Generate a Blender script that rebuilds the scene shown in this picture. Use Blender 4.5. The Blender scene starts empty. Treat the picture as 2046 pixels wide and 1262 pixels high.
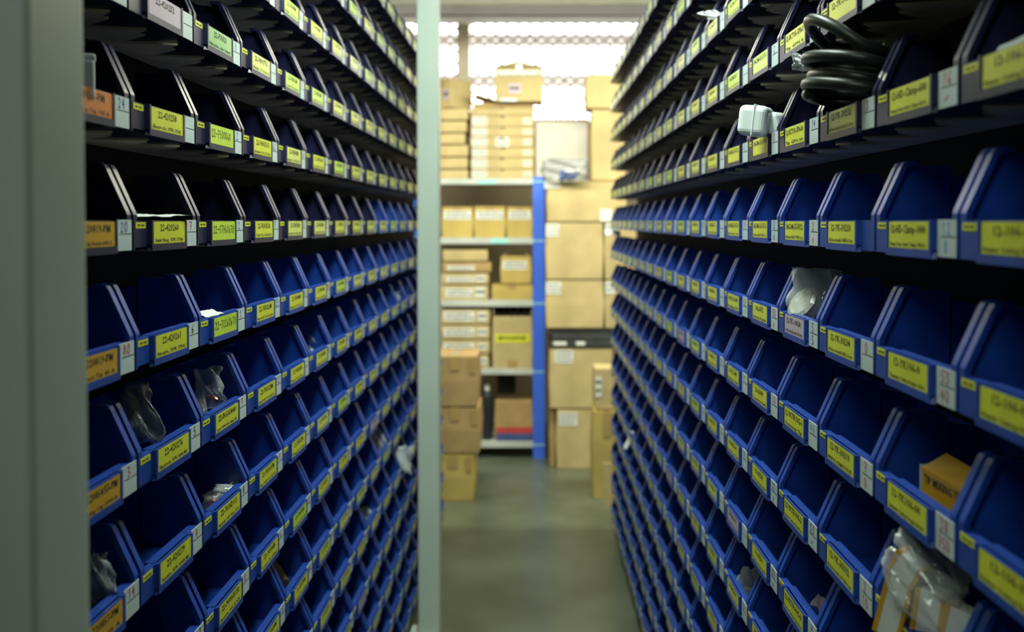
import bpy, bmesh, math, random
from mathutils import Vector, Matrix, Euler
R = random.Random(7)
SC = bpy.context.scene
COL = SC.collection
# ------------------------------------------------------------------ camera
F = 1953.0                     # focal length in pixels of the 2046 wide frame
HC = 1.512                     # eye height
PITCH = math.radians(1.5)
cam = bpy.data.cameras.new('camera')
cam.sensor_width = 36.0
cam.lens = F / 2046 * 36
cam.shift_x = -43 / 2046
cam.shift_y = -(190 - F * math.tan(PITCH)) / 2046
cam.clip_start = 0.05
cam.dof.use_dof = True
cam.dof.focus_distance = 1.45
cam.dof.aperture_fstop = 3.6
camo = bpy.data.objects.new('camera', cam)
camo.location = (0, 0, HC)
camo.rotation_euler = (math.pi / 2 - PITCH, 0, 0)
COL.objects.link(camo)
SC.camera = camo
# ------------------------------------------------------------------ sky, lights, exposure
wd = bpy.data.worlds.new('sky'); SC.world = wd; wd.use_nodes = True
wd.node_tree.nodes['Background'].inputs[0].default_value = (1.0, 0.97, 0.93, 1)
wd.node_tree.nodes['Background'].inputs[1].default_value = 7.0
SC.view_settings.view_transform = 'Standard'
SC.view_settings.look = 'None'
SC.view_settings.exposure = 0.0
SC.view_settings.gamma = 1.0
SC.view_settings.use_curve_mapping = False
def area(name, loc, sx, sy, power, color, rot=(0, 0, 0)):
    l = bpy.data.lights.new(name, 'AREA'); l.shape = 'RECTANGLE'; l.size = sx; l.size_y = sy
    l.energy = power; l.color = color
    o = bpy.data.objects.new(name, l); o.location = loc; o.rotation_euler = rot; COL.objects.link(o)
    return o
WARM = (1.0, 0.98, 0.76); COOL = (0.86, 1.0, 0.88)
area('cross_aisle_lamp', (0.2, 4.75, 2.86), 3.2, 0.25, 105, WARM)
area('cross_aisle_lamp', (0.2, 4.80, 2.84), 3.2, 0.20, 34, WARM, (math.radians(45), 0, 0))
area('aisle_lamp', (0.05, 1.9, 2.80), 0.22, 1.6, 54, COOL, (math.radians(38), 0, 0))

area('near_fill_lamp', (-0.8, -0.6, 3.12), 1.2, 0.25, 27, COOL)  # unseen fill, added to light the near post's front and right-hand bins
# ------------------------------------------------------------------ helpers
def P(px, py, Y):
    """Point at distance Y seen at pixel (px, py)."""
    cy = 631 - (190 - F * math.tan(PITCH))
    u = (px - 1066) / F; v = (py - cy) / F
    c, s = math.cos(PITCH), math.sin(PITCH)
    dy = c - v * s; dz = -s - v * c
    return Vector((u / dy * Y, Y, HC + dz / dy * Y))

def nmat(name, col, rough=0.5, spec=0.5, metal=0.0, var=0.12, scale=8.0, bump=0.0, coat=0.0, alpha=None, col2=None, stretch=None, detail=4, trans=0.0):
    m = bpy.data.materials.new(name); m.use_nodes = True
    nt = m.node_tree; b = nt.nodes['Principled BSDF']
    b.inputs['Roughness'].default_value = rough
    b.inputs['Specular IOR Level'].default_value = spec
    b.inputs['Metallic'].default_value = metal
    b.inputs['Coat Weight'].default_value = coat
    b.inputs['Coat Roughness'].default_value = 0.15
    tc = nt.nodes.new('ShaderNodeTexCoord'); mp = nt.nodes.new('ShaderNodeMapping')
    nz = nt.nodes.new('ShaderNodeTexNoise'); nz.inputs['Scale'].default_value = scale; nz.inputs['Detail'].default_value = detail
    nt.links.new(tc.outputs['Object'], mp.inputs[0]); nt.links.new(mp.outputs[0], nz.inputs['Vector'])
    if stretch: mp.inputs['Scale'].default_value = stretch
    cr = nt.nodes.new('ShaderNodeValToRGB')
    c2 = col2 or tuple(max(0, c * (1 - 2 * var)) for c in col)
    c1 = col if col2 else tuple(min(1, c * (1 + var)) for c in col)
    cr.color_ramp.elements[0].position = 0.3; cr.color_ramp.elements[1].position = 0.7
    cr.color_ramp.elements[0].color = (*c2, 1); cr.color_ramp.elements[1].color = (*c1, 1)
    nt.links.new(nz.outputs['Fac'], cr.inputs['Fac']); nt.links.new(cr.outputs['Color'], b.inputs['Base Color'])
    if bump:
        bp = nt.nodes.new('ShaderNodeBump'); bp.inputs['Strength'].default_value = bump; bp.inputs['Distance'].default_value = 0.002
        nt.links.new(nz.outputs['Fac'], bp.inputs['Height']); nt.links.new(bp.outputs['Normal'], b.inputs['Normal'])
    if alpha is not None: b.inputs['Alpha'].default_value = alpha
    if trans: b.inputs['Transmission Weight'].default_value = trans
    return m

M = {}
M['blue'] = nmat('blue_plastic', (0.006, 0.050, 0.33), 0.42, 0.75, var=0.12, scale=40)
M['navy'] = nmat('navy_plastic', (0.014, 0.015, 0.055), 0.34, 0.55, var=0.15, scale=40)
M['yellow'] = nmat('yellow_paper', (0.66, 0.68, 0.035), 0.42, 0.5, var=0.06, coat=0.2, scale=20)
M['lime'] = nmat('lime_paper', (0.52, 0.70, 0.05), 0.42, 0.5, var=0.06, coat=0.2, scale=20)
M['pale'] = nmat('pale_yellow_paper', (0.66, 0.70, 0.14), 0.42, 0.5, var=0.06, coat=0.2, scale=20)
M['orange'] = nmat('orange_paper', (0.72, 0.20, 0.02), 0.4, var=0.06, coat=0.4)
M['amber'] = nmat('amber_paper', (0.62, 0.34, 0.02), 0.4, var=0.06, coat=0.4)
M['pink'] = nmat('pink_paper', (0.52, 0.42, 0.50), 0.5, var=0.05)
M['green'] = nmat('green_paper', (0.22, 0.46, 0.12), 0.4, var=0.08, coat=0.4)
M['card'] = nmat('white_card', (0.50, 0.58, 0.58), 0.5, var=0.05, scale=30)
M['ink'] = nmat('black_ink', (0.02, 0.02, 0.02), 0.6, var=0.05)
M['redink'] = nmat('red_marker', (0.55, 0.03, 0.04), 0.6, var=0.05)
M['blueink'] = nmat('blue_marker', (0.04, 0.09, 0.42), 0.6, var=0.05)
M['skyink'] = nmat('light_blue_marker', (0.12, 0.35, 0.60), 0.6, var=0.05)
M['post'] = nmat('pale_green_paint', (0.55, 0.64, 0.56), 0.4, var=0.03, scale=3, bump=0.05)
M['rail'] = nmat('dark_steel', (0.030, 0.034, 0.045), 0.5, metal=0.4)
M['carton'] = nmat('cardboard', (0.50, 0.40, 0.20), 0.8, 0.2, var=0.10, scale=5, bump=0.15)
M['carton_dark'] = nmat('brown_cardboard', (0.42, 0.285, 0.13), 0.8, 0.2, var=0.12, scale=5, bump=0.15)
M['carton_yellow'] = nmat('yellowish_cardboard', (0.50, 0.38, 0.12), 0.75, 0.2, var=0.10, scale=5, bump=0.1)
M['tape'] = nmat('packing_tape', (0.42, 0.29, 0.11), 0.22, 0.6, var=0.06, coat=0.5)
M['cleartape'] = nmat('silvery_tape', (0.62, 0.64, 0.62), 0.15, 0.8, var=0.08, coat=1.0)
M['paper'] = nmat('white_paper', (0.72, 0.74, 0.70), 0.6, var=0.05)
M['bluepaint'] = nmat('blue_paint', (0.05, 0.16, 0.86), 0.35, var=0.05)
M['shelfgrey'] = nmat('grey_shelf_paint', (0.50, 0.54, 0.52), 0.4, var=0.06)
M['cyan'] = nmat('cyan_tape', (0.35, 0.70, 0.68), 0.4, var=0.05)
M['black'] = nmat('black_rubber', (0.012, 0.018, 0.016), 0.42, 0.5, var=0.2, scale=60, bump=0.1)
M['blackcloth'] = nmat('dark_sheet', (0.03, 0.035, 0.035), 0.7, var=0.2)
M['frost'] = nmat('translucent_white_plastic', (0.82, 0.90, 0.90), 0.30, 0.5, var=0.03, coat=0.3)
M['metal'] = nmat('cast_metal', (0.50, 0.52, 0.48), 0.4, metal=0.35, var=0.15, scale=60)
M['copper'] = nmat('copper', (0.50, 0.20, 0.11), 0.35, metal=0.7, var=0.2, scale=30)
M['board'] = nmat('frosted_board', (0.52, 0.50, 0.46), 0.6, var=0.05)
M['brown'] = nmat('brown_wood_edge', (0.30, 0.20, 0.13), 0.7)
M['red'] = nmat('red_print', (0.50, 0.05, 0.05), 0.6)
M['print'] = nmat('blue_print', (0.05, 0.09, 0.28), 0.6)
M['tipyellow'] = nmat('yellow_carton', (0.62, 0.33, 0.015), 0.5, var=0.05)
M['wall'] = nmat('wall_paint', (0.42, 0.36, 0.27), 0.8, 0.2, var=0.10, scale=1.5)
M['ceil'] = nmat('ceiling_paint', (0.40, 0.42, 0.38), 0.8, 0.2, var=0.06, scale=2)
M['beam'] = nmat('beam_paint', (0.34, 0.34, 0.28), 0.6, var=0.05)
M['louvre'] = nmat('louvre_glass', (0.75, 0.68, 0.60), 0.6, var=0.05, alpha=0.70)
M['gapshade'] = nmat('gap_shade_black', (0.006, 0.007, 0.012), 0.7, 0.2)  # near-black that puts the shade of the row gaps into colour
M['backing'] = nmat('brown_hardboard', (0.80, 0.68, 0.52), 0.8, 0.2, var=0.25, scale=6)
M['cream'] = nmat('cream_paint', (0.80, 0.70, 0.56), 0.5, var=0.04)
M['wire'] = nmat('wire', (0.30, 0.28, 0.25), 0.5, metal=0.3)
M['floor'] = nmat('concrete', (0.120, 0.145, 0.105), 0.32, 0.5, var=0.2, scale=2.2, bump=0.02, col2=(0.056, 0.070, 0.045), detail=7)

def film(name, tint, amount=0.35, rough=0.12):
    m = bpy.data.materials.new(name); m.use_nodes = True; nt = m.node_tree
    for n in list(nt.nodes): nt.nodes.remove(n)
    o = nt.nodes.new('ShaderNodeOutputMaterial'); mx = nt.nodes.new('ShaderNodeMixShader'); tr = nt.nodes.new('ShaderNodeBsdfTransparent')
    b = nt.nodes.new('ShaderNodeBsdfPrincipled'); b.inputs['Base Color'].default_value = (*tint, 1); b.inputs['Roughness'].default_value = rough
    b.inputs['Specular IOR Level'].default_value = 0.9
    lw = nt.nodes.new('ShaderNodeLayerWeight'); lw.inputs[0].default_value = 0.35
    nz = nt.nodes.new('ShaderNodeTexNoise'); nz.inputs['Scale'].default_value = 30
    mr = nt.nodes.new('ShaderNodeMapRange'); mr.inputs[3].default_value = amount * 0.5; mr.inputs[4].default_value = min(1, amount * 1.4)
    ad = nt.nodes.new('ShaderNodeMath'); ad.operation = 'ADD'; ad.use_clamp = True
    ml = nt.nodes.new('ShaderNodeMath'); ml.operation = 'MULTIPLY'; ml.inputs[1].default_value = 0.5
    nt.links.new(nz.outputs['Fac'], mr.inputs[0]); nt.links.new(lw.outputs['Facing'], ml.inputs[0])
    nt.links.new(mr.outputs[0], ad.inputs[0]); nt.links.new(ml.outputs[0], ad.inputs[1])
    nt.links.new(ad.outputs[0], mx.inputs[0]); nt.links.new(tr.outputs[0], mx.inputs[1]); nt.links.new(b.outputs[0], mx.inputs[2])
    nt.links.new(mx.outputs[0], o.inputs[0])
    return m
M['film'] = film('clear_film', (0.66, 0.72, 0.70), 0.15, 0.08)
M['film_milky'] = film('milky_film', (0.70, 0.74, 0.76), 0.55, 0.25)
M['film_dark'] = film('dark_film', (0.25, 0.28, 0.30), 0.4, 0.15)
M['glass'] = film('window_glass', (0.8, 0.85, 0.85), 0.03, 0.02)

class MB:
    def __init__(s): s.v = []; s.f = []; s.m = []
    def add(s, vs, fs, mi=0):
        n = len(s.v); s.v += [tuple(x) for x in vs]; s.f += [tuple(n + i for i in f) for f in fs]; s.m += [mi] * len(fs)
        return s
    def box(s, x0, x1, y0, y1, z0, z1, mi=0):
        return s.add([(x0, y0, z0), (x1, y0, z0), (x1, y1, z0), (x0, y1, z0), (x0, y0, z1), (x1, y0, z1), (x1, y1, z1), (x0, y1, z1)],
                     [(0, 3, 2, 1), (4, 5, 6, 7), (0, 1, 5, 4), (1, 2, 6, 5), (2, 3, 7, 6), (3, 0, 4, 7)], mi)
    def quad(s, a, b, c, d, mi=0): return s.add([a, b, c, d], [(0, 1, 2, 3)], mi)
    def tube(s, pts, r, n=8, mi=0, cap=True):
        pts = [Vector(p) for p in pts]; rings = []; up = Vector((0, 0, 1)); N = None
        for i, p in enumerate(pts):
            t = (pts[min(i + 1, len(pts) - 1)] - pts[max(i - 1, 0)]).normalized()
            if N is None:
                N = t.cross(up)
                if N.length < 1e-3: N = t.cross(Vector((1, 0, 0)))
            N = (N - t * N.dot(t)).normalized(); B = t.cross(N)
            rr = r[i] if isinstance(r, (list, tuple)) else r
            rings.append([p + (N * math.cos(a) + B * math.sin(a)) * rr for a in [2 * math.pi * k / n for k in range(n)]])
        vs = [v for ring in rings for v in ring]
        fs = [(i * n + k, i * n + (k + 1) % n, (i + 1) * n + (k + 1) % n, (i + 1) * n + k) for i in range(len(pts) - 1) for k in range(n)]
        if cap: fs += [tuple(range(n))[::-1], tuple((len(pts) - 1) * n + k for k in range(n))]
        return s.add(vs, fs, mi)
    def mesh(s, name, mats, smooth=False, weld=False):
        me = bpy.data.meshes.new(name); me.from_pydata(s.v, [], s.f)
        for m in (mats if isinstance(mats, (list, tuple)) else [mats]): me.materials.append(m)
        me.polygons.foreach_set('material_index', s.m)
        bm = bmesh.new(); bm.from_mesh(me)
        if weld: bmesh.ops.remove_doubles(bm, verts=bm.verts, dist=1e-5)
        bmesh.ops.recalc_face_normals(bm, faces=bm.faces)
        bm.to_mesh(me); bm.free()
        if smooth: me.polygons.foreach_set('use_smooth', [True] * len(me.polygons))
        me.update()
        return me
    def build(s, name, mats, parent=None, loc=(0, 0, 0), rot=(0, 0, 0), smooth=False, bevel=0.0, weld=False, seg=2):
        o = bpy.data.objects.new(name, s.mesh(name, mats, smooth, weld)); COL.objects.link(o)
        o.parent = parent; o.location = loc; o.rotation_euler = rot
        if bevel:
            b = o.modifiers.new('bevel', 'BEVEL'); b.width = bevel; b.segments = seg; b.limit_method = 'ANGLE'
        return o
def link(name, me, parent=None, loc=(0, 0, 0), rot=(0, 0, 0)):
    o = bpy.data.objects.new(name, me); COL.objects.link(o); o.parent = parent; o.location = loc; o.rotation_euler = rot
    return o
def tag(o, label, cat, group=None, kind=None):
    o['label'] = label; o['category'] = cat
    if group: o['group'] = group
    if kind: o['kind'] = kind
    return o
def empty(name, loc=(0, 0, 0), rz=0.0):
    o = bpy.data.objects.new(name, None); COL.objects.link(o); o.location = loc; o.rotation_euler = (0, 0, rz); o.empty_display_size = 0.05
    return o
def struct(o): o['kind'] = 'structure'; return o

# ------------------------------------------------------------------ room
WY = 7.3; CH = 3.2; SX = 2.7; BY = -3.2
struct(MB().box(-SX, SX, BY, WY, -0.1, 0).build('floor', M['floor']))
struct(MB().box(-SX, SX, BY, WY, CH, CH + 0.1).build('ceiling', M['ceil']))
struct(MB().box(-SX - 0.1, -SX, BY, WY, 0, CH).build('wall_left', M['wall']))
struct(MB().box(SX, SX + 0.1, BY, WY, 0, CH).build('wall_right', M['wall']))
struct(MB().box(-SX, SX, BY - 0.1, BY, 0, CH).build('wall_back', M['wall']))
zs = P(1100, 242, WY).z; zt = P(1100, 34, WY).z
struct(MB().box(-SX, SX, WY, WY + 0.12, 0, zs).box(-SX, SX, WY, WY + 0.12, zt, CH).build('wall_far', M['wall']))
win = struct(empty('window_1', (0, WY, zs)))
def wpart(name, m, mat): 
    o = m.build(name, mat); o.parent = win; o.matrix_parent_inverse = Matrix.Translation((0, -WY, -zs)); return o
wpart('mullion', MB().box(P(914, 0, WY).x, P(938, 0, WY).x, WY - 0.05, WY + 0.06, zs, zt), M['cream'])  # cream here takes in the glare of the bright window
for a, b in ((65, 88), (147, 170)):
    wpart('louvre_rail', MB().box(-SX, SX, WY + 0.06, WY + 0.10, P(0, b, WY).z, P(0, a, WY).z), M['louvre'])
wpart('pane', MB().box(-SX, SX, WY + 0.105, WY + 0.11, zs, zt), M['glass'])
mb = MB()
dz = zt - zs; st = 0.085
k = -SX - dz
while k < SX:
    for s in (1, -1):
        x0, x1 = (k, k + dz) if s == 1 else (k + dz, k)
        a, b = max(min(x0, x1), -SX), min(max(x0, x1), SX)
        za = zs + (a - x0) / (x1 - x0) * dz; zb = zs + (b - x0) / (x1 - x0) * dz
        if b > a: mb.tube([(a, WY - 0.004 * s, za), (b, WY - 0.004 * s, zb)], 0.006, 4, cap=False)
    k += st
o = wpart('wire_mesh', mb, M['wire']); o['kind'] = 'stuff'
# beams under the ceiling in front of the window head
struct(MB().box(-SX, SX, 6.7, 6.95, P(0, 33, 6.7).z, P(0, 24, 6.7).z).build('trim_1', M['beam'], bevel=0.004))
struct(MB().box(-SX, SX, 6.4, 6.5, P(0, 22, 6.4).z, P(0, 11, 6.4).z).build('trim_2', M['cream'], bevel=0.006))
struct(MB().box(-SX, SX, 6.0, 6.3, P(0, 9, 6.0).z, CH).build('trim_3', M['beam'], bevel=0.006))

# ------------------------------------------------------------------ bins
PW = 0.2154; W = 0.2080; S = 0.140; LH = 0.0345; TOP = 0.067; D = 0.125; T = 0.004; LT = 0.0100; RIM = 0.0105
def bin_body():
    prof = [(0, -LH), (0, 0.007), (0.0015, 0.011), (0.0235, 0.060), (0.0265, 0.0650), (0.0310, TOP), (0.0430, TOP), (0.0430, 0.0595), (0.0500, 0.0615),
            (0.0760, 0.0635), (0.0800, 0.0600), (0.0815, 0.052), (0.0815, -0.022), (0.0845, -0.022), (0.0845, 0.050), (0.0900, 0.050), (D, 0.044), (D, -LH)]
    mb = MB(); n = len(prof)
    for sx in (0, 1):
        xo = 0 if sx == 0 else W; xi = T if sx == 0 else W - T; xr = RIM if sx == 0 else W - RIM
        mb.add([(xo, y, z) for y, z in prof], [tuple(range(n))])
        mb.add([(xi, y, z) for y, z in prof], [tuple(range(n))])
        for i in range(n):
            (y0, z0), (y1, z1) = prof[i], prof[(i + 1) % n]
            mb.quad((xo, y0, z0), (xo, y1, z1), (xi, y1, z1), (xi, y0, z0))
        # rim flange along the sloped and top edge
        path = prof[1:7]; d = [(0.006, 0), (0.006, -0.001), (0.0055, -0.002), (0.005, -0.004), (0.002, -0.0055), (0, -0.0055)]
        for i in range(len(path) - 1):
            (y0, z0), (y1, z1) = path[i], path[i + 1]
            mb.quad((xi, y0, z0), (xi, y1, z1), (xr, y1, z1), (xr, y0, z0))
            mb.quad((xr, y0, z0), (xr, y1, z1), (xr, y1 + d[i + 1][0], z1 + d[i + 1][1]), (xr, y0 + d[i][0], z0 + d[i][1]))
        mb.add([(xi, 0, 0.007), (xr, 0, 0.007), (xr, 0, 0), (xi, 0, 0)], [(0, 1, 2, 3)])
        mb.add([(xr, 0, 0.007), (xr, 0.006, 0.007), (xr, 0.006, 0), (xr, 0, 0)], [(0, 1, 2, 3)])
    # lip
    mb.box(T, W - T, 0, LT, -LH, 0)
    # floor and back
    mb.box(T, W - T, 0, D, -LH, -LH + 0.003)
    mb.box(T, W - T, D - 0.004, D, -LH, 0.044)
    return mb
HX0, HX1, HY = 0.205 * W, 0.772 * W, 0.0050
def holder():
    mb = MB()
    mb.box(HX0 + 0.003, HX1 - 0.003, -HY + 0.0012, LT * 0.6, -LH - 0.001, 0.0)
    mb.add([(HX0, -HY, -LH - 0.002), (HX1, -HY, -LH - 0.002), (HX1, -HY, -0.0285), (HX0, -HY, -0.0285),
            (HX0 - .004, 0, -LH - 0.002), (HX1 + .004, 0, -LH - 0.002), (HX1, 0, -0.0285), (HX0, 0, -0.0285)],
           [(0, 1, 2, 3), (0, 4, 5, 1), (3, 2, 6, 7), (0, 3, 7, 4), (1, 5, 6, 2)])
    for a, b, o in ((HX0, HX0 + 0.005, -0.004), (HX1 - 0.005, HX1, 0.004)):
        ao = a + (o if o < 0 else 0); bo = b + (o if o > 0 else 0)
        mb.add([(a, -HY, -0.0285), (b, -HY, -0.0285), (b, -HY, 0.001), (a, -HY, 0.001), (ao, 0, -0.0285), (bo, 0, -0.0285), (bo, 0, 0.001), (ao, 0, 0.001)],
               [(0, 1, 2, 3), (4, 7, 6, 5), (0, 4, 5, 1), (1, 5, 6, 2), (2, 6, 7, 3), (3, 7, 4, 0)])
    # ledge behind the holder, level with the lip
    mb.box(HX0 + 0.004, W - RIM, 0.002, LT + 0.004, -0.004, 0.0006)
    return mb
LX0, LX1, LZ0, LZ1 = 0.240 * W, 0.748 * W, -0.0280, -0.0008
def label_q(mi=0, bow=0.0003):
    mb = MB(); n = 6
    for i in range(n):
        a = LX0 + (LX1 - LX0) * i / n; b = LX0 + (LX1 - LX0) * (i + 1) / n
        ya = -HY + 0.0009 - bow * math.sin(math.pi * i / n); yb = -HY + 0.0009 - bow * math.sin(math.pi * (i + 1) / n)
        mb.quad((a, ya, LZ0), (b, yb, LZ0), (b, yb, LZ1), (a, ya, LZ1), mi)
    return mb
def tag_q(mi=0): return MB().box(0.024 * W, 0.163 * W, -0.0006, 0.0002, -0.0088, -0.0016, mi)
def card_q(mi=0): return MB().box(0.803 * W, 0.999 * W, -0.0008, 0.0004, -LH + 0.0005, 0.0012, mi)
ME = {}
for c in ('blue', 'navy'):
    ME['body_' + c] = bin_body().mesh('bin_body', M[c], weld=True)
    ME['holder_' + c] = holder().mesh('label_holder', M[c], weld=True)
for c in ('yellow', 'lime', 'pale', 'orange', 'amber', 'pink', 'green'):
    ME['label_' + c] = label_q().mesh('name_label', M[c])
ME['tag'] = tag_q().mesh('shelf_tag', M['yellow'])
tg_ = MB()
for i in range(9):
    if i != 4: tg_.box((0.045 + 0.0108 * i) * W, (0.052 + 0.0108 * i) * W, -0.0008, -0.0004, -0.0064 + 0.0004 * (i % 3 == 1), -0.0042)
ME['tagtext'] = tg_.mesh('tag_print', M['ink'])
ME['card'] = card_q().mesh('stock_card', M['card'])
ME['cardline'] = MB().box(0.84 * W, 0.995 * W, -0.0011, -0.0007, -0.0152, -0.0145).mesh('ruled_line', M['ink'])
# handwriting as pen strokes
ST = {'0': [[(.5, 1), (.15, .75), (.12, .3), (.5, 0), (.85, .3), (.85, .75), (.5, 1)]], '1': [[(.3, .8), (.55, 1), (.5, 0)]],
      '2': [[(.15, .8), (.5, 1), (.8, .75), (.2, .05), (.9, .05)]], '3': [[(.15, .95), (.8, .9), (.4, .55), (.85, .35), (.5, 0), (.1, .1)]],
      '4': [[(.5, 1), (.15, .4), (.85, .45)], [(.7, .9), (.62, 0)]], '5': [[(.85, 1), (.3, .95), (.25, .55), (.75, .5), (.75, .1), (.15, 0)]],
      '6': [[(.7, 1), (.2, .5), (.2, .1), (.6, 0), (.8, .3), (.3, .45)]], '7': [[(.1, .95), (.85, .95), (.4, 0)], [(.25, .5), (.7, .5)]],
      '8': [[(.5, .5), (.2, .75), (.5, 1), (.8, .75), (.2, .25), (.5, 0), (.85, .25), (.5, .5)]], '9': [[(.8, .9), (.3, .95), (.25, .6), (.75, .65), (.8, .95), (.65, 0)]],
      '-': [[(.1, .5), (.9, .5)]], 'T': [[(0, 1), (1, 1)], [(.5, 1), (.5, 0)]], 'O': [[(.5, 1), (.1, .6), (.2, .1), (.6, 0), (.95, .5), (.5, 1)]],
      '.': [[(.4, .1), (.6, .1)]], '/': [[(.1, .2), (.9, .6)]], 'x': [[(.2, .6), (.8, 0)], [(.8, .6), (.2, 0)]], ' ': [], 'H': [[(.1, 1), (.1, 0)], [(.9, 1), (.85, 0)], [(.1, .5), (.9, .5)]]}
HWC = {}
def hand(txt, ink, x0, z0, cw, h, y=-0.0012, pen=0.0013):
    key = (txt, ink, x0, z0, cw, h, y, pen)
    if key in HWC: return HWC[key]
    mb = MB(); rr = random.Random(hash(txt) % 999 if False else sum(map(ord, txt)))
    for i, ch in enumerate(txt):
        for stk in ST.get(ch, []):
            pts = [(x0 + (i + p[0] * .8) * cw + rr.uniform(-.05, .05) * cw, z0 + p[1] * h + rr.uniform(-.04, .04) * h) for p in stk]
            for (ax, az), (bx, bz) in zip(pts, pts[1:]):
                dx, dzz = bx - ax, bz - az; L = math.hypot(dx, dzz) or 1; nx, nz = -dzz / L * pen / 2, dx / L * pen / 2
                ex, ez = dx / L * pen * .4, dzz / L * pen * .4
                mb.quad((ax + nx - ex, y, az + nz - ez), (ax - nx - ex, y, az - nz - ez), (bx - nx + ex, y, bz - nz + ez), (bx + nx + ex, y, bz + nz + ez))
    HWC[key] = mb.mesh('handwriting', M[ink])
    return HWC[key]
TC = {}
def text(body, parent, x, z, width, cap, y, name='lettering', mat='ink', rot=(math.pi / 2, 0, 0), loc=None):
    key = (body, mat)
    if key not in TC:
        cu = bpy.data.curves.new('lettering', 'FONT'); cu.body = body; cu.size = 1.0; cu.resolution_u = 1; cu.offset = 0.017
        t = bpy.data.objects.new('lettering', cu); COL.objects.link(t); bpy.context.view_layer.update()
        me = bpy.data.meshes.new_from_object(t.evaluated_get(bpy.context.evaluated_depsgraph_get()))
        bpy.data.objects.remove(t); bpy.data.curves.remove(cu)
        xs = [v.co.x for v in me.vertices] or [0, 1]
        me.transform(Matrix.Translation((-min(xs), 0, 0))); me.name = 'lettering'; me.materials.clear(); me.materials.append(M[mat])
        TC[key] = (me, max(xs) - min(xs))
    me, dx = TC[key]
    o = bpy.data.objects.new(name, me); COL.objects.link(o); o.parent = parent
    o.rotation_euler = rot; o.location = loc or (x, y, z); o.scale = (width / dx, cap / 0.70, 1)
    return o

RACK = {'L': dict(a=-0.4707, z0=5.302 * PW - PW + (PW - W) * 0, yaw=0.0031, tilt=0.010, sgn=1, n=range(-3, 18)),
        'R': dict(a=0.3892, z0=4.1455 * PW, yaw=-0.0026, tilt=0.004, sgn=-1, n=range(-3, 18))}
ROWS = range(-5, 11)
def bin_frame(side, j, k):
    """origin (viewer's lower-left corner of the lip top) and heading of bin k in row j; k counts away from the camera"""
    r = RACK[side]; h = HC - j * S
    y = (r['z0'] + k * PW) if side == 'L' else (r['z0'] + k * PW + W)
    x = r['a'] + math.tan(r['yaw']) * y * 1.0 + r['tilt'] * (HC - h)
    return Vector((x, y, h)), (math.pi / 2 - r['yaw'] if side == 'L' else -math.pi / 2 - r['yaw'])
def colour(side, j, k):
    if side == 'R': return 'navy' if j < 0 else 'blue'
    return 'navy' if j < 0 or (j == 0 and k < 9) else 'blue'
def proj(v):
    d = v - camo.location; c, s = math.cos(PITCH), math.sin(PITCH)
    dep = d.y * c - d.z * s; up = d.y * s + d.z * c
    return 1066 + F * d.x / dep, 631 - (190 - F * math.tan(PITCH)) - F * up / dep, dep
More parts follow.
